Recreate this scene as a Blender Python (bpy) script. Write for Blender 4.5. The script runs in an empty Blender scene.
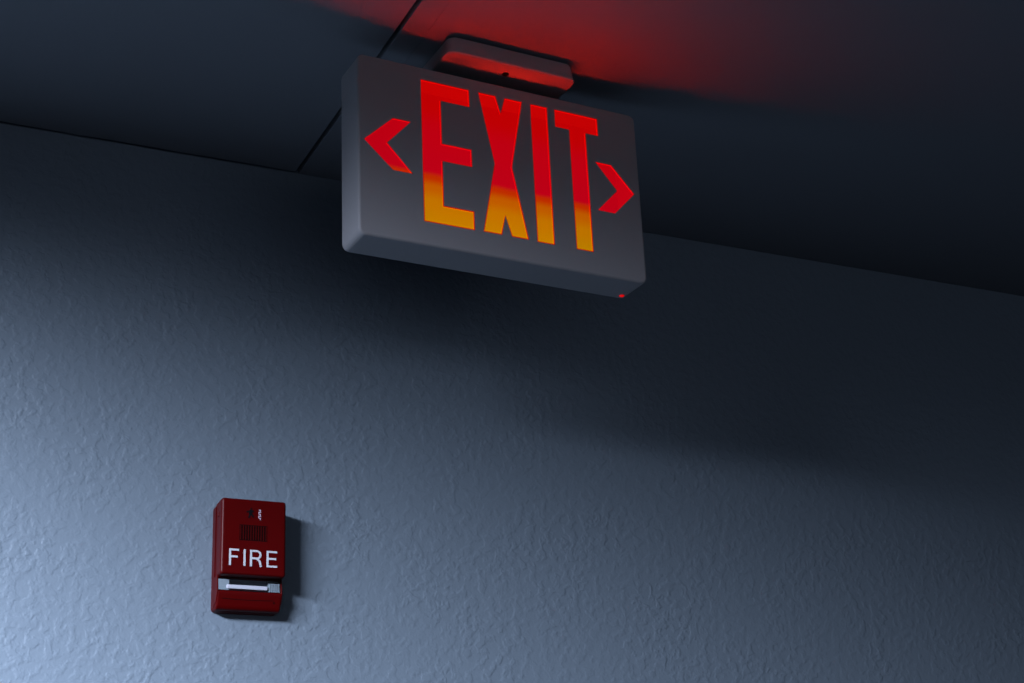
import bpy, bmesh, math
from mathutils import Matrix, Vector
from mathutils.geometry import tessellate_polygon

# ------------------------------------------------------------------ camera, world, light
SC = bpy.context.scene
COL = SC.collection
EYE = 1.60                      # camera height above the floor
CEIL = EYE + 0.852              # ceiling height
WY = 1.5465                      # far wall

cam_d = bpy.data.cameras.new('camera')
cam = bpy.data.objects.new('camera', cam_d); COL.objects.link(cam)
Rr = (0.9048447, -0.4234974, -0.0436574)
Ru = (-0.1193755, -0.3508069, 0.9288078)
Rf = (0.4086630, 0.8352152, 0.3679811)
cam.matrix_world = Matrix(((Rr[0], Ru[0], -Rf[0], 0.0), (Rr[1], Ru[1], -Rf[1], 0.0),
                           (Rr[2], Ru[2], -Rf[2], EYE), (0, 0, 0, 1)))
cam_d.sensor_width = 36.0
cam_d.lens = 36.0 * 1600.2 / 1024.0
cam_d.clip_start = 0.02
SC.camera = cam

world = bpy.data.worlds.new('world'); SC.world = world
world.use_nodes = True
world.node_tree.nodes['Background'].inputs['Color'].default_value = (0.02, 0.03, 0.05, 1)
world.node_tree.nodes['Background'].inputs['Strength'].default_value = 0.02

SC.view_settings.view_transform = 'Standard'
SC.view_settings.look = 'None'
SC.view_settings.gamma = 1.0
SC.view_settings.use_curve_mapping = False
SC.view_settings.exposure = 0.0

LAMP = Vector((-0.73, 0.545, EYE + 0.795))     # linear ceiling light left of and above the camera
LAMP_YAW = math.radians(-45)
LAMP_POWER = 625.0
LAMP_COLOR = (0.70, 0.79, 1.0)
FILL_GLOW = 1.8                                     # glow of the added fill panel on the rear wall
STRIP_POWER = 85.0                            # LED strip inside the exit sign
CELLS = [(-0.28 + 0.14 * i) for i in range(5)]
for c in CELLS:
    ld = bpy.data.lights.new('lamp_cell_light', 'SPOT')
    ld.energy = LAMP_POWER / len(CELLS); ld.color = LAMP_COLOR
    ld.spot_size = math.radians(178.7); ld.spot_blend = 0.54
    ld.shadow_soft_size = 0.07
    lo = bpy.data.objects.new('lamp_cell_light', ld); COL.objects.link(lo)
    lo.location = LAMP + Vector((math.cos(LAMP_YAW) * c, math.sin(LAMP_YAW) * c, 0))   # shines straight down

# ------------------------------------------------------------------ helpers
def obj(name, bm, mat, parent=None, smooth=False, loc=None, normals=True):
    if normals: bmesh.ops.recalc_face_normals(bm, faces=bm.faces[:])
    me = bpy.data.meshes.new(name); bm.to_mesh(me); bm.free()
    for m in (mat if isinstance(mat, (list, tuple)) else [mat]): me.materials.append(m)
    if smooth:
        for p in me.polygons: p.use_smooth = True
    o = bpy.data.objects.new(name, me); COL.objects.link(o)
    if parent: o.parent = parent
    if loc is not None: o.location = loc
    return o

def empty(name, loc, rz, label, cat):
    o = bpy.data.objects.new(name, None); COL.objects.link(o)
    o.empty_display_size = 0.05
    o.location = loc; o.rotation_euler = (0, 0, rz)
    o['label'] = label; o['category'] = cat
    return o

def struct(o): o['kind'] = 'structure'; return o

def box(bm, x0, x1, y0, y1, z0, z1, bev=0.0, seg=2, mi=0):
    b = bmesh.new()
    v = [b.verts.new((x, y, z)) for z in (z0, z1) for y in (y0, y1) for x in (x0, x1)]
    for f in ((0, 2, 3, 1), (4, 5, 7, 6), (0, 1, 5, 4), (2, 6, 7, 3), (0, 4, 6, 2), (1, 3, 7, 5)):
        b.faces.new([v[i] for i in f])
    if bev: bmesh.ops.bevel(b, geom=b.edges[:], offset=bev, segments=seg, profile=0.5, affect='EDGES')
    for f in b.faces: f.material_index = mi
    merge(bm, b)

def merge(bm, b):
    me = bpy.data.meshes.new('tmp'); b.to_mesh(me); b.free(); bm.from_mesh(me); bpy.data.meshes.remove(me)

def rrect(x0, x1, z0, z1, r, n=6):
    pts = []
    for cx, cz, a in ((x1 - r, z1 - r, 0), (x0 + r, z1 - r, 90), (x0 + r, z0 + r, 180), (x1 - r, z0 + r, 270)):
        for i in range(n + 1):
            t = math.radians(a + 90 * i / n)
            pts.append((cx + r * math.cos(t), cz + r * math.sin(t)))
    return pts

def bridge(bm, A, B, mi=0):
    n = len(A)
    for i in range(n):
        j = (i + 1) % n
        f = bm.faces.new((A[i], A[j], B[j], B[i])); f.material_index = mi

def slab(bm, pts, y0, y1, mi=0):
    """polygon in x,z extruded from y0 to y1"""
    tri = tessellate_polygon([[Vector((p[0], p[1], 0)) for p in pts]])
    a = [bm.verts.new((p[0], y0, p[1])) for p in pts]
    b = [bm.verts.new((p[0], y1, p[1])) for p in pts]
    for t in tri:
        f = bm.faces.new([a[i] for i in t]); f.material_index = mi
        f = bm.faces.new([b[i] for i in reversed(t)]); f.material_index = mi
    bridge(bm, a, b, mi)

def inset_poly(pts, d):
    """move every side of a polygon inwards by d"""
    n = len(pts)
    area = sum(pts[i][0] * pts[(i + 1) % n][1] - pts[(i + 1) % n][0] * pts[i][1] for i in range(n))
    s = 1 if area > 0 else -1
    out = []
    for i in range(n):
        p0, p1, p2 = Vector(pts[i - 1]), Vector(pts[i]), Vector(pts[(i + 1) % n])
        e1 = (p1 - p0).normalized(); e2 = (p2 - p1).normalized()
        n1 = Vector((-e1.y, e1.x)) * s; n2 = Vector((-e2.y, e2.x)) * s
        k = n1 + n2
        k = k / max(0.35, (1 + n1.dot(n2)))
        out.append((p1.x + k.x * d, p1.y + k.y * d))
    return out

def mat(name, color, rough=0.5, spec=0.5, noise=None, bump=None, metallic=0.0):
    m = bpy.data.materials.new(name); m.use_nodes = True
    nt = m.node_tree; b = nt.nodes['Principled BSDF']
    b.inputs['Base Color'].default_value = (*color, 1)
    b.inputs['Roughness'].default_value = rough
    b.inputs['Specular IOR Level'].default_value = spec
    b.inputs['Metallic'].default_value = metallic
    tc = nt.nodes.new('ShaderNodeTexCoord')
    if noise:
        sc, amt = noise
        nz = nt.nodes.new('ShaderNodeTexNoise'); nz.inputs['Scale'].default_value = sc; nz.inputs['Detail'].default_value = 4
        nt.links.new(tc.outputs['Object'], nz.inputs['Vector'])
        mx = nt.nodes.new('ShaderNodeMix'); mx.data_type = 'RGBA'
        mx.inputs['A'].default_value = (*[c * (1 - amt) for c in color], 1)
        mx.inputs['B'].default_value = (*[min(1, c * (1 + amt)) for c in color], 1)
        nt.links.new(nz.outputs['Fac'], mx.inputs['Factor'])
        nt.links.new(mx.outputs['Result'], b.inputs['Base Color'])
    if bump:
        sc, dist, st = bump
        nz = nt.nodes.new('ShaderNodeTexNoise'); nz.inputs['Scale'].default_value = sc; nz.inputs['Detail'].default_value = 3
        nt.links.new(tc.outputs['Object'], nz.inputs['Vector'])
        bp = nt.nodes.new('ShaderNodeBump'); bp.inputs['Distance'].default_value = dist; bp.inputs['Strength'].default_value = st
        nt.links.new(nz.outputs['Fac'], bp.inputs['Height']); nt.links.new(bp.outputs['Normal'], b.inputs['Normal'])
    return m

# ------------------------------------------------------------------ materials
def wall_material():
    m = mat('knockdown_wall_paint', (0.125, 0.158, 0.19), 0.55, 0.35)
    nt = m.node_tree; b = nt.nodes['Principled BSDF']; L = nt.links
    tc = nt.nodes.new('ShaderNodeTexCoord')
    # trowelled patches: flattened islands with broken edges, over a fine orange peel
    warp = nt.nodes.new('ShaderNodeTexNoise'); warp.inputs['Scale'].default_value = 60; warp.inputs['Detail'].default_value = 3
    L.new(tc.outputs['Object'], warp.inputs['Vector'])
    va = nt.nodes.new('ShaderNodeVectorMath'); va.operation = 'MULTIPLY_ADD'
    va.inputs[1].default_value = (0.006, 0.006, 0.006)
    L.new(warp.outputs['Color'], va.inputs[0]); L.new(tc.outputs['Object'], va.inputs[2])
    n1 = nt.nodes.new('ShaderNodeTexNoise'); n1.inputs['Scale'].default_value = 98; n1.inputs['Detail'].default_value = 2.2
    n1.inputs['Roughness'].default_value = 0.5
    L.new(va.outputs[0], n1.inputs['Vector'])
    r1 = nt.nodes.new('ShaderNodeMapRange'); r1.interpolation_type = 'SMOOTHSTEP'
    r1.inputs['From Min'].default_value = 0.42; r1.inputs['From Max'].default_value = 0.64
    L.new(n1.outputs['Fac'], r1.inputs['Value'])
    n2 = nt.nodes.new('ShaderNodeTexNoise'); n2.inputs['Scale'].default_value = 230; n2.inputs['Detail'].default_value = 2
    L.new(tc.outputs['Object'], n2.inputs['Vector'])
    n3 = nt.nodes.new('ShaderNodeTexNoise'); n3.inputs['Scale'].default_value = 14; n3.inputs['Detail'].default_value = 2
    L.new(tc.outputs['Object'], n3.inputs['Vector'])
    r3 = nt.nodes.new('ShaderNodeMapRange')
    r3.inputs['From Min'].default_value = 0.35; r3.inputs['From Max'].default_value = 0.65
    r3.inputs['To Min'].default_value = 0.45; r3.inputs['To Max'].default_value = 1.0
    L.new(n3.outputs['Fac'], r3.inputs['Value'])
    mu = nt.nodes.new('ShaderNodeMath'); mu.operation = 'MULTIPLY'
    L.new(r1.outputs[0], mu.inputs[0]); L.new(r3.outputs[0], mu.inputs[1])
    ad = nt.nodes.new('ShaderNodeMath'); ad.operation = 'MULTIPLY_ADD'; ad.inputs[1].default_value = 0.45
    L.new(n2.outputs['Fac'], ad.inputs[0]); L.new(mu.outputs[0], ad.inputs[2])
    bp = nt.nodes.new('ShaderNodeBump'); bp.inputs['Distance'].default_value = 0.0008; bp.inputs['Strength'].default_value = 0.58
    L.new(ad.outputs[0], bp.inputs['Height']); L.new(bp.outputs['Normal'], b.inputs['Normal'])
    return m

M_WALL = wall_material()
M_CEIL = mat('painted_ceiling_board', (0.175, 0.19, 0.21), 0.8, 0.2, noise=(5, 0.03), bump=(260, 0.0006, 0.35))
M_FLOOR = mat('dark_carpet', (0.020, 0.021, 0.024), 0.95, 0.1, noise=(120, 0.25), bump=(400, 0.003, 0.6))
M_CASE = mat('white_sign_plastic', (0.25, 0.243, 0.25), 0.6, 0.22, noise=(40, 0.02), bump=(900, 0.0001, 0.2))
M_RED = mat('red_alarm_plastic', (0.056, 0.0002, 0.0004), 0.40, 0.09, noise=(60, 0.06), bump=(900, 0.0001, 0.2))
M_GROOVE = mat('dark_red_grille', (0.006, 0.0006, 0.0006), 0.8, 0.05, noise=(200, 0.1))
M_PRINT = mat('white_print', (0.42, 0.42, 0.44), 0.5, 0.3, noise=(300, 0.04))
M_BLACK = mat('black_plastic', (0.003, 0.003, 0.004), 0.8, 0.05, noise=(300, 0.1))
M_LENS = mat('clear_strobe_plastic', (0.17, 0.205, 0.23), 0.25, 0.5, noise=(120, 0.05))
M_TUBE = mat('milky_flash_tube', (0.38, 0.38, 0.43), 0.3, 0.4, noise=(200, 0.03))
M_SMOKED = mat('mirrored_reflector', (0.12, 0.14, 0.17), 0.25, 0.6, noise=(150, 0.15), metallic=0.6)

def emit(name, color, strength):
    m = bpy.data.materials.new(name); m.use_nodes = True
    nt = m.node_tree; b = nt.nodes['Principled BSDF']
    b.inputs['Base Color'].default_value = (*[c * 0.3 for c in color], 1)
    b.inputs['Emission Color'].default_value = (*color, 1)
    b.inputs['Emission Strength'].default_value = strength
    return m

def film_material(drop=0.0):
    """backlit red film: brightest where the LED row in the bottom of the box stands right behind it"""
    m = bpy.data.materials.new('backlit_red_film'); m.use_nodes = True
    nt = m.node_tree; L = nt.links
    for n in list(nt.nodes): nt.nodes.remove(n)
    out = nt.nodes.new('ShaderNodeOutputMaterial')
    tc = nt.nodes.new('ShaderNodeTexCoord'); sp = nt.nodes.new('ShaderNodeSeparateXYZ')
    L.new(tc.outputs['Object'], sp.inputs[0])
    nz = nt.nodes.new('ShaderNodeTexNoise'); nz.inputs['Scale'].default_value = 35; nz.inputs['Detail'].default_value = 1
    L.new(tc.outputs['Object'], nz.inputs['Vector'])
    ma = nt.nodes.new('ShaderNodeMath'); ma.operation = 'MULTIPLY_ADD'; ma.inputs[1].default_value = 0.004
    L.new(nz.outputs['Fac'], ma.inputs[0]); L.new(sp.outputs['Z'], ma.inputs[2])
    mr = nt.nodes.new('ShaderNodeMapRange')
    mr.inputs['From Min'].default_value = Z_LET - 0.152 + 0.002 - drop; mr.inputs['From Max'].default_value = Z_LET + 0.002
    L.new(ma.outputs[0], mr.inputs['Value'])
    cr = nt.nodes.new('ShaderNodeValToRGB'); L.new(mr.outputs[0], cr.inputs[0])
    e = cr.color_ramp; e.interpolation = 'EASE'
    e.elements[0].position = 0.0; e.elements[0].color = (0.41, 0.195, 0.0, 1)
    e.elements[1].position = 1.0; e.elements[1].color = (0.50, 0.0, 0.001, 1)
    for p, c in ((0.14, (0.45, 0.165, 0.0, 1)), (0.24, (0.46, 0.100, 0.0, 1)), (0.31, (0.46, 0.024, 0.0, 1)),
                 (0.355, (0.47, 0.0, 0.008, 1)), (0.62, (0.49, 0.0, 0.006, 1)), (0.82, (0.50, 0.0, 0.001, 1))):
        k = e.elements.new(p); k.color = c
    em = nt.nodes.new('ShaderNodeEmission'); em.inputs['Strength'].default_value = FILM
    L.new(cr.outputs[0], em.inputs['Color'])
    tr = nt.nodes.new('ShaderNodeBsdfTransparent'); tr.inputs['Color'].default_value = (0.75, 0.30, 0.10, 1)
    ads = nt.nodes.new('ShaderNodeAddShader')
    L.new(em.outputs[0], ads.inputs[0]); L.new(tr.outputs[0], ads.inputs[1])
    L.new(ads.outputs[0], out.inputs['Surface'])
    return m

# ------------------------------------------------------------------ the room
X0, X1, Y0 = -4.5, 7.0, -7.0
bm = bmesh.new(); box(bm, X0, X1, WY, WY + 0.12, 0, CEIL + 0.15); struct(obj('wall_far', bm, M_WALL))
bm = bmesh.new(); box(bm, X0 - 0.12, X0, Y0, WY + 0.12, 0, CEIL + 0.15); struct(obj('wall_left', bm, M_WALL))
bm = bmesh.new(); box(bm, X1, X1 + 0.12, Y0, WY + 0.12, 0, CEIL + 0.15); struct(obj('wall_right', bm, M_WALL))
bm = bmesh.new(); box(bm, X0 - 0.12, X1 + 0.12, Y0 - 0.12, Y0, 0, CEIL + 0.15); struct(obj('wall_rear', bm, M_WALL))
bm = bmesh.new(); box(bm, X0 - 0.12, X1 + 0.12, Y0 - 0.12, WY + 0.12, -0.1, 0); struct(obj('floor', bm, M_FLOOR))

# ceiling boards with an open joint; the boards stop short of the wall by an uneven hair
def board(bm, x0, x1, gap, wob, z):
    n = max(2, int((x1 - x0) / 0.02))
    bot, top = [], []
    pts = []
    for i in range(n + 1):
        x = x0 + (x1 - x0) * i / n
        w = math.sin(x * 47) * 0.5 + math.sin(x * 113 + 1.3) * 0.3 + math.sin(x * 271 + 0.4) * 0.2
        pts.append((x, WY - gap - wob * (w * 0.5 + 0.5)))
    A = [bm.verts.new((x, y, z)) for x, y in pts]; B = [bm.verts.new((x, Y0, z)) for x, y in pts]
    C = [bm.verts.new((x, y, z + 0.014)) for x, y in pts]; D = [bm.verts.new((x, Y0, z + 0.014)) for x, y in pts]
    for i in range(n):
        bm.faces.new((A[i], A[i + 1], B[i + 1], B[i])); bm.faces.new((C[i], D[i], D[i + 1], C[i + 1]))
        bm.faces.new((A[i], C[i], C[i + 1], A[i + 1])); bm.faces.new((B[i], B[i + 1], D[i + 1], D[i]))
    bm.faces.new((A[0], B[0], D[0], C[0])); bm.faces.new((A[-1], C[-1], D[-1], B[-1]))
bm = bmesh.new()
board(bm, X0, 0.4932, 0.0030, 0.0030, CEIL)
board(bm, 0.4985, 0.5232, 0.0004, 0.0008, CEIL)
board(bm, 0.5235, X1, 0.0004, 0.0010, CEIL)
struct(obj('ceiling', bm, M_CEIL))

# ------------------------------------------------------------------ exit sign
ANG = 0.0408434
ux, uy = math.cos(ANG), math.sin(ANG)
U_C, DEPTH = 0.0875, 0.043
ex, ey = 0.5207279, 1.2378038                        # top left corner of the E, in plan
sx = ex + U_C * ux - DEPTH / 2 * uy
sy = ey + U_C * uy + DEPTH / 2 * ux
sign = empty('exit_sign', (sx, sy, CEIL), ANG,
             'white box exit sign with glowing red letters hanging from the ceiling', 'exit sign')
Z_LET = (EYE + 0.8070625) - CEIL                      # top of the letters, local
YF = -DEPTH / 2                                       # front face
FILM = 1.0
M_FILM = film_material()
M_FILM2 = film_material(0.03)
M_EDGE = emit('red_film_edge', (0.44, 0.002, 0.0), 1.0)
M_EDGE.node_tree.nodes['Principled BSDF'].inputs['Base Color'].default_value = (0.01, 0, 0, 1)
M_EDGE.node_tree.nodes['Principled BSDF'].inputs['Specular IOR Level'].default_value = 0.1
M_STRIP = emit('led_row', (1.0, 0.035, 0.008), STRIP_POWER)
M_LED = emit('red_indicator', (0.62, 0.0, 0.0), 1.0)

mm = 0.001
G = {
 'E': [(0, 0), (52, 0), (52, -19.4), (21, -19.4), (21, -66), (52.4, -66), (52.4, -85), (21, -85), (21, -132.2), (52.7, -132.2), (52.7, -152), (0, -152)],
 'X': [(61.8, 0), (81, 0), (86, -18.5), (91, 0), (110.6, 0), (96, -76), (110.6, -151.5), (92.2, -151.5), (86, -130.8), (81.4, -151.5), (61.8, -151.5), (76.8, -76)],
 'I': [(119.8, 0), (139, 0), (139, -152), (119.8, -152)],
 'T': [(147.2, 0), (197.2, 0), (197.2, -20), (182.4, -20), (182.4, -152), (163.2, -152), (163.2, -20), (147.2, -20)],
 'right': [(191.2, -50.3), (209.9, -50.3), (235.2, -78.5), (210.4, -104.8), (190.6, -104.6), (214.8, -78.6)],
 'left': [(-59.6, -78), (-29.8, -49.4), (-11.2, -49.4), (-36.1, -77), (-10.3, -104.8), (-30.6, -104.8)],
}
GL = {k: [((x * mm - U_C), Z_LET + z * mm) for x, z in v] for k, v in G.items()}
HW = 0.1540
ZT, ZB = Z_LET + 0.0135, Z_LET - 0.1765
# faceplate: front skin with the letters cut out, cut edges, rounded rim
bm = bmesh.new()
loops = [rrect(-HW + 0.0010 + 0.0022, HW + 0.0012 - 0.0022, ZB + 0.0022, ZT - 0.0022, 0.005)] + [GL[k] for k in G]
polys = [[Vector((p[0], p[1], 0)) for p in l] for l in loops]
flat = [p for l in loops for p in l]
fv = [bm.verts.new((p[0], YF, p[1])) for p in flat]
bv = [bm.verts.new((p[0], YF + 0.0022, p[1])) for p in flat]
for t in tessellate_polygon(polys):
    bm.faces.new([fv[i] for i in t]); bm.faces.new([bv[i] for i in reversed(t)])
k0 = len(loops[0])
i0 = k0
for l in loops[1:]:
    bridge(bm, fv[i0:i0 + len(l)], bv[i0:i0 + len(l)]); i0 += len(l)
prev = fv[:k0]
for ins, y, r in ((0.0012, 0.0003, 0.006), (0.0004, 0.0010, 0.0068), (0.0, 0.0022, 0.0072), (0.0, 0.0080, 0.0072)):
    cur = [bm.verts.new((p[0], YF + y, p[1])) for p in rrect(-HW + 0.0010 + ins, HW + 0.0012 - ins, ZB + ins, ZT - ins, r)]
    bridge(bm, prev, cur); prev = cur
cur = [bm.verts.new((p[0], YF + 0.0080, p[1])) for p in rrect(-HW + 0.0010 + 0.0022, HW + 0.0012 - 0.0022, ZB + 0.0022, ZT - 0.0022, 0.005)]
bridge(bm, prev, cur); bridge(bm, cur, bv[:k0])
face = obj('faceplate', bm, M_CASE, sign)
# housing: open tray behind the faceplate
bm = bmesh.new()
def ring(ins, y, r): return [bm.verts.new((p[0], YF + y, p[1])) for p in rrect(-HW + 0.0010 + ins, HW + 0.0012 - ins, ZB + ins, ZT - ins, r)]
seq = [(0.0022, 0.0080, 0.005), (0.0, 0.0080, 0.0072), (0.0, 0.0120, 0.0072), (0.0, DEPTH - 0.003, 0.0072), (0.0006, DEPTH - 0.001, 0.0066), (0.003, DEPTH, 0.0045)]
rs = [ring(*s) for s in seq]
for a, b in zip(rs, rs[1:]): bridge(bm, a, b)
bm.faces.new(rs[-1])
inn = ring(0.0022, DEPTH - 0.003, 0.005); bridge(bm, rs[0], inn, 1); bm.faces.new(inn).material_index = 1
house = obj('housing', bm, [M_CASE, mat('dark_box_lining', (0.015, 0.014, 0.014), 0.9, 0.03, noise=(60, 0.05))], sign)
for k, nm in (('E', 'letter'), ('X', 'letter'), ('I', 'letter'), ('T', 'letter'), ('right', 'arrow'), ('left', 'arrow')):
    bm = bmesh.new()
    P = inset_poly(GL[k], 0.00002)
    Q = inset_poly(GL[k], 0.0009 if nm == 'letter' else 0.0006)
    a = [bm.verts.new((p[0], YF + 0.0001, p[1])) for p in P]
    q = [bm.verts.new((p[0], YF + 0.0002, p[1])) for p in Q]
    c = [bm.verts.new((p[0], YF + 0.0018, p[1])) for p in Q]
    b = [bm.verts.new((p[0], YF + 0.0020, p[1])) for p in P]
    bridge(bm, a, q, 1); bridge(bm, b, c, 1); bridge(bm, a, b, 1)
    for t in tessellate_polygon([[Vector((p[0], p[1], 0)) for p in Q]]):
        f = bm.faces.new([q[i] for i in t]); f.material_index = 0
    bmesh.ops.delete(bm, geom=[f for f in bm.faces if False], context='FACES')
    lt = obj(nm, bm, [M_FILM2 if k == 'right' else M_FILM, M_EDGE], sign)
    lt['label'] = ('glowing letter %s, red above and orange below' % k) if nm == 'letter' else 'glowing red arrow pointing %s' % k
# LED row on the floor of the box
bm = bmesh.new(); box(bm, -0.108, 0.108, YF + 0.003, YF + 0.039, ZB + 0.0022, ZB + 0.0052, mi=0)
box(bm, -0.105, 0.105, YF + 0.004, YF + 0.038, ZB + 0.0052, ZB + 0.0058, mi=1)
obj('led_strip', bm, [M_BLACK, M_STRIP], sign)
# indicator on the underside
bm = bmesh.new()
bmesh.ops.create_uvsphere(bm, u_segments=20, v_segments=12, radius=0.0028)
for v in bm.verts: v.co.z *= 0.6
o = obj('indicator_light', bm, M_LED, sign, smooth=True, loc=(0.2333 - U_C, YF + 0.0345, ZB + 0.0003))
o['label'] = 'small red indicator lamp under the right end'
# ceiling canopy
bm = bmesh.new()
cw, cd = 0.0680, 0.0435
def rring(bm, ins, z, r):
    return [bm.verts.new((p[0], p[1], z)) for p in rrect(-0.0665 + ins, 0.0765 - ins, -cd + ins, cd - ins, r, 6)]
cs = [(0.0030, -0.0014, 0.009), (0.0024, -0.0030, 0.009), (0.0006, -0.0170, 0.010), (0.0, -0.0185, 0.010), (0.0006, -0.0199, 0.0095), (0.0022, -0.0205, 0.0085)]
rr = [rring(bm, *c) for c in cs]
for a, b in zip(rr, rr[1:]): bridge(bm, a, b)
bm.faces.new(rr[-1]); bm.faces.new(rr[0])
can = obj('ceiling_canopy', bm, M_CASE, sign)
bm = bmesh.new(); box(bm, -cw + 0.010, cw - 0.010, -cd + 0.006, cd - 0.010, -0.0014, 0.0)
obj('mounting_plate', bm, M_BLACK, can)
# dark screw in the underside of the canopy
bm = bmesh.new()
n = 20
R0 = [bm.verts.new((0.0034 * math.cos(2 * math.pi * i / n), 0.0034 * math.sin(2 * math.pi * i / n), -0.0200)) for i in range(n)]
R1 = [bm.verts.new((0.0034 * math.cos(2 * math.pi * i / n), 0.0034 * math.sin(2 * math.pi * i / n), -0.0207)) for i in range(n)]
R2 = [bm.verts.new((0.0026 * math.cos(2 * math.pi * i / n), 0.0026 * math.sin(2 * math.pi * i / n), -0.0216)) for i in range(n)]
bridge(bm, R0, R1); bridge(bm, R1, R2); bm.faces.new(R2); bm.faces.new(R0)
obj('screw', bm, M_BLACK, can, loc=(0.0033, YF - 0.0050, 0.0))
# short neck between canopy and box
bm = bmesh.new()
box(bm, -0.020, 0.020, 0.006, 0.018, ZT - 0.001, -0.0200, bev=0.001)
obj('neck', bm, M_CASE, sign)

# ------------------------------------------------------------------ fire alarm on the wall
AX, AZ = 0.4102, EYE + 0.4572                         # top left corner of the cover
AW, AH, AC = 0.0668, 0.1105, 0.0780
alarm = empty('fire_alarm', (AX + AW / 2, WY, AZ - AH / 2), 0,
              'small red wall alarm with white lettering and a white strobe slot', 'fire alarm')
h = AH / 2; w = AW / 2
def prism(bm, prof, x0, x1, bev=0.0, seg=3, mi=0):
    """side profile (depth from wall, z) run across the width"""
    b = bmesh.new()
    L_ = [b.verts.new((x0, -d, z)) for d, z in prof]; R_ = [b.verts.new((x1, -d, z)) for d, z in prof]
    bridge(b, L_, R_); b.faces.new(L_); b.faces.new(list(reversed(R_)))
    bmesh.ops.recalc_face_normals(b, faces=b.faces[:])
    if bev: bmesh.ops.bevel(b, geom=b.edges[:], offset=bev, segments=seg, profile=0.5, affect='EDGES')
    for f in b.faces: f.material_index = mi
    merge(bm, b)
zt, zb = h, -h
zc = h - AC                                            # lower edge of the cover
zo = zc - 0.0135                                       # lower edge of the strobe slot
# back body: rounded base, a pocket for the strobe, a sloping lower front
bm = bmesh.new()
slab(bm, rrect(-w, w, zb, zt - 0.001, 0.0045), -0.0100, 0.0)
prism(bm, [(0.0095, zt - 0.0015), (0.0190, zt - 0.0015), (0.0190, zc - 0.0002), (0.0095, zc - 0.0002)], -w + 0.0008, w - 0.0008)
prism(bm, [(0.0095, zo), (0.0220, zo), (0.0212, zo - 0.004), (0.0175, zb + 0.0030), (0.0150, zb + 0.0006), (0.0095, zb + 0.0002)], -w + 0.0006, w - 0.0006, bev=0.0016, seg=3)
for s in (-1, 1):
    xa, xb = (-w, -w + 0.0014) if s < 0 else (w - 0.0014, w)
    prism(bm, [(0.0090, zc + 0.001), (0.0200, zc + 0.001), (0.0222, zo - 0.001), (0.0180, zb + 0.008), (0.0090, zb + 0.004)], xa, xb, bev=0.0005, seg=2)
body = obj('body', bm, M_RED, alarm)
# front cover
bm = bmesh.new()
prism(bm, [(0.0185, zt), (0.0330, zt), (0.0330, zc), (0.0195, zc)], -w, w, bev=0.0028, seg=4)
cover = obj('cover', bm, M_RED, alarm, smooth=False)
yc = -0.0330
# grille: raised thin bars over a dark recess strip
bm = bmesh.new()
gx0, gx1, gz1, gz0 = -w + 0.0185, -w + 0.0470, zt - 0.0270, zt - 0.0430
box(bm, gx0, gx1, yc - 0.00010, yc + 0.0004, gz0, gz1, mi=0)
for i in range(11):
    x = gx0 + 0.0012 + i * (gx1 - gx0 - 0.0024) / 10
    box(bm, x - 0.00035, x + 0.00035, yc - 0.0005, yc, gz0 + 0.0008, gz1 - 0.0008, mi=1)
obj('sounder_grille', bm, [M_GROOVE, M_RED], cover)
# lettering FIRE
NST = [0]
def stroke(bm, pts, t, y0, y1, mi=0):
    for (a, b) in zip(pts, pts[1:]):
        A, B = Vector(a), Vector(b); d = (B - A).normalized(); nn = Vector((-d.y, d.x)) * t / 2
        e = d * t / 2 * 0.0
        NST[0] = (NST[0] + 1) % 7; yk = y0 - NST[0] * 0.00004
        slab(bm, [tuple(A - e + nn), tuple(A - e - nn), tuple(B + e - nn), tuple(B + e + nn)], yk, y1, mi)
bm = bmesh.new()
lx, lz = -w, zt - 0.0690
H = 0.0168; T = 0.0020; y0, y1 = yc - 0.00035, yc + 0.0002
def S(*pts): stroke(bm, [(lx + a * mm, lz + b * H) for a, b in pts], T, y0, y1)
t2 = T / 2 / H
S((9.3, 0), (9.3, 1)); S((9.3, 1 - t2), (18.3, 1 - t2)); S((9.3, 0.53), (17.0, 0.53))                    # F
S((24.0, 0), (24.0, 1))                                                                               # I
S((30.6, 0), (30.6, 1)); S((30.6, 0.49), (36.5, 0.49)); S((30.6, 1 - t2), (36.5, 1 - t2))              # R
arc = [(36.3 + 4.0 * math.sin(math.radians(a)), 0.715 + 0.225 * math.cos(math.radians(a))) for a in range(0, 181, 18)]
S(*arc); S((36.2, 0.47), (38.9, 0.38), (39.9, 0.25), (40.3, 0.08), (41.0, 0.0))
S((47.6, 0), (47.6, 1)); S((47.6, 1 - t2), (57.3, 1 - t2)); S((47.6, 0.52), (56.4, 0.52)); S((47.6, t2), (57.5, t2))   # E
lt = obj('lettering', bm, M_PRINT, cover); lt['label'] = 'white capitals reading FIRE'
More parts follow.
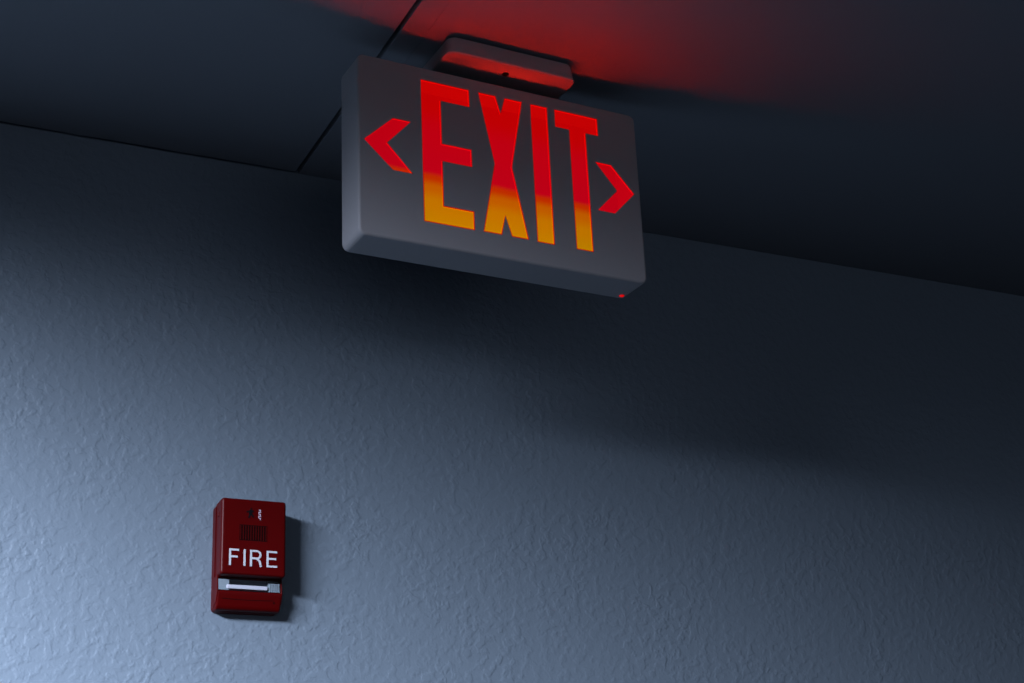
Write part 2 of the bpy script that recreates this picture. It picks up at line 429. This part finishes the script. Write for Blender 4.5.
# small black running figure with tiny upright print beside it
bm = bmesh.new()
ix, iz = -w + 0.0290, zt - 0.0150
def bl(a, b, t): stroke(bm, [(ix + a[0] * mm, iz + a[1] * mm), (ix + b[0] * mm, iz + b[1] * mm)], t * mm, yc - 0.0003, yc + 0.0002)
bl((0.8, 3.6), (0.2, -0.6), 3.2); bl((-3.4, 1.6), (3.4, 2.4), 1.5); bl((0.2, 0.2), (-1.2, -4.8), 1.7); bl((0.6, 0.0), (3.6, -3.6), 1.6)
bl((0.4, 4.8), (1.8, 4.8), 1.6)
o = obj('emblem', bm, M_BLACK, cover); o['label'] = 'small black emblem above the grille'
bm = bmesh.new()
jx = -w + 0.0388
for i in range(5):
    z = zt - 0.0108 - i * 0.0021
    stroke(bm, [(jx - 0.0009, z), (jx + 0.0011 + (i % 2) * 0.0004, z - 0.0002)], 0.0009, yc - 0.0003, yc + 0.0002)
    stroke(bm, [(jx + (-0.0009 if i % 2 else 0.0008), z), (jx + (-0.0009 if i % 2 else 0.0008), z - 0.0019)], 0.0006, yc - 0.0003, yc + 0.0002)
o = obj('small_print', bm, mat('faded_print', (0.42, 0.32, 0.38), 0.6, 0.3, noise=(400, 0.2)), cover)
# strobe in the slot
bm = bmesh.new()
sx0, sx1 = -w + 0.0016, w - 0.0022
box(bm, sx0, sx1, -0.0140, -0.0102, zo + 0.0002, zc - 0.0004, mi=0)                         # back plate
prism(bm, [(0.0135, zo + 0.0004), (0.0214, zo + 0.0004), (0.0216, zo + 0.0110), (0.0135, zc - 0.0003)], sx0, sx0 + 0.0105, mi=0)
prism(bm, [(0.0135, zo + 0.0004), (0.0208, zo + 0.0004), (0.0200, zo + 0.0095), (0.0135, zc - 0.0006)], sx1 - 0.0120, sx1, mi=0)
for i in range(5):
    x = sx1 - 0.0105 + i * 0.0022
    box(bm, x - 0.0005, x + 0.0005, -0.0214, -0.0200, zo + 0.0006, zo + 0.0085, mi=0)
strobe = obj('strobe_lens', bm, M_LENS, alarm)
bm = bmesh.new(); box(bm, sx0 + 0.0095, sx1 - 0.0120, -0.0150, -0.0139, zo + 0.0006, zc - 0.0006)
obj('reflector', bm, M_SMOKED, strobe)
bm = bmesh.new(); box(bm, sx0 + 0.0080, sx1 - 0.0132, -0.0226, -0.0160, zo + 0.0016, zo + 0.0058, bev=0.0008)
box(bm, sx0 + 0.0100, sx1 - 0.0150, -0.0170, -0.0145, zo + 0.0020, zo + 0.0052)
obj('flash_tube', bm, M_TUBE, strobe)
# groove line on the lower body and the side tab
bm = bmesh.new()
def yl(z):                                              # depth of the sloping lower front at height z
    f = (zo - 0.003 - z) / ((zo - 0.003) - (zb + 0.004)); return 0.0215 + f * (0.0175 - 0.0215)
px = None
N = 14
for i in range(N):
    xa = -w + 0.0055 + i * (AW - 0.013) / N; xb = xa + (AW - 0.013) / N
    za = zo - 0.0078 - 0.0006 * math.sin(math.pi * i / N); zb_ = zo - 0.0078 - 0.0006 * math.sin(math.pi * (i + 1) / N)
    b = bmesh.new()
    vs = []
    for x, z in ((xa, za), (xb, zb_)):
        for dz, dd in ((0.00035, 0.0002), (-0.00035, 0.0002), (-0.00035, -0.001), (0.00035, -0.001)):
            vs.append(b.verts.new((x, -(yl(z) + dd), z + dz)))
    bridge(b, vs[:4], vs[4:]); b.faces.new(vs[:4]); b.faces.new(list(reversed(vs[4:]))); merge(bm, b)
box(bm, w - 0.0088, w - 0.0072, -yl(zo - 0.0095) - 0.0003, -yl(zo - 0.0095) + 0.001, zo - 0.0108, zo - 0.0082)
obj('latch_slot', bm, M_GROOVE, body)
bm = bmesh.new(); box(bm, -w - 0.0010, -w + 0.0010, -0.0235, -0.0200, zt - 0.0175, zt - 0.0125, bev=0.0007)
obj('side_tab', bm, M_RED, cover)

# ------------------------------------------------------------------ ceiling lights (outside the view)
def circ(bm, r, z, n=32, cx=0.0): return [bm.verts.new((cx + r * math.cos(2 * math.pi * i / n), r * math.sin(2 * math.pi * i / n), z)) for i in range(n)]
M_DIFF = emit('lit_diffuser', LAMP_COLOR, 1.0)
def cup(bm, prof, cx):
    cc = [circ(bm, r, z, cx=cx) for r, z in prof]
    for a, b in zip(cc, cc[1:]): bridge(bm, a, b)
    bm.faces.new(cc[0]); bm.faces.new(cc[-1])
lamp = empty('ceiling_light', (LAMP.x, LAMP.y, CEIL), LAMP_YAW, 'long white ceiling light with five round cells, left of the exit sign', 'ceiling light')
bm = bmesh.new(); box(bm, -0.35, 0.35, -0.06, 0.06, -0.004, 0.0, bev=0.001)
obj('mounting_bar', bm, M_CASE, lamp)
for c in CELLS:
    bm = bmesh.new(); cup(bm, ((0.045, -0.004), (0.045, -0.006), (0.030, -0.007)), c)
    obj('cell', bm, M_DIFF, lamp)
# ------------------------------------------------------------------ window-shaped fill light, added out of view to lift the ambient level
WX0, WX1, WZ0, WZ1 = -4.2, 3.4, 0.90, 2.20
bm = bmesh.new()
for a0, a1, b0, b1 in ((WX0 - 0.06, WX1 + 0.06, WZ1, WZ1 + 0.06), (WX0 - 0.06, WX1 + 0.06, WZ0 - 0.06, WZ0),
                       (WX0 - 0.06, WX0, WZ0, WZ1), (WX1, WX1 + 0.06, WZ0, WZ1), *[(WX0 + (WX1 - WX0) * k / 6 - 0.02, WX0 + (WX1 - WX0) * k / 6 + 0.02, WZ0, WZ1) for k in range(1, 6)]):
    box(bm, a0, a1, Y0, Y0 + 0.05, b0, b1, bev=0.003)
fill_win = struct(obj('fill_window_1', bm, M_CASE))
bm = bmesh.new(); box(bm, WX0, WX1, Y0 + 0.006, Y0 + 0.016, WZ0, WZ1)
obj('fill_pane', bm, emit('fill_glow_glass', LAMP_COLOR, FILL_GLOW), fill_win)
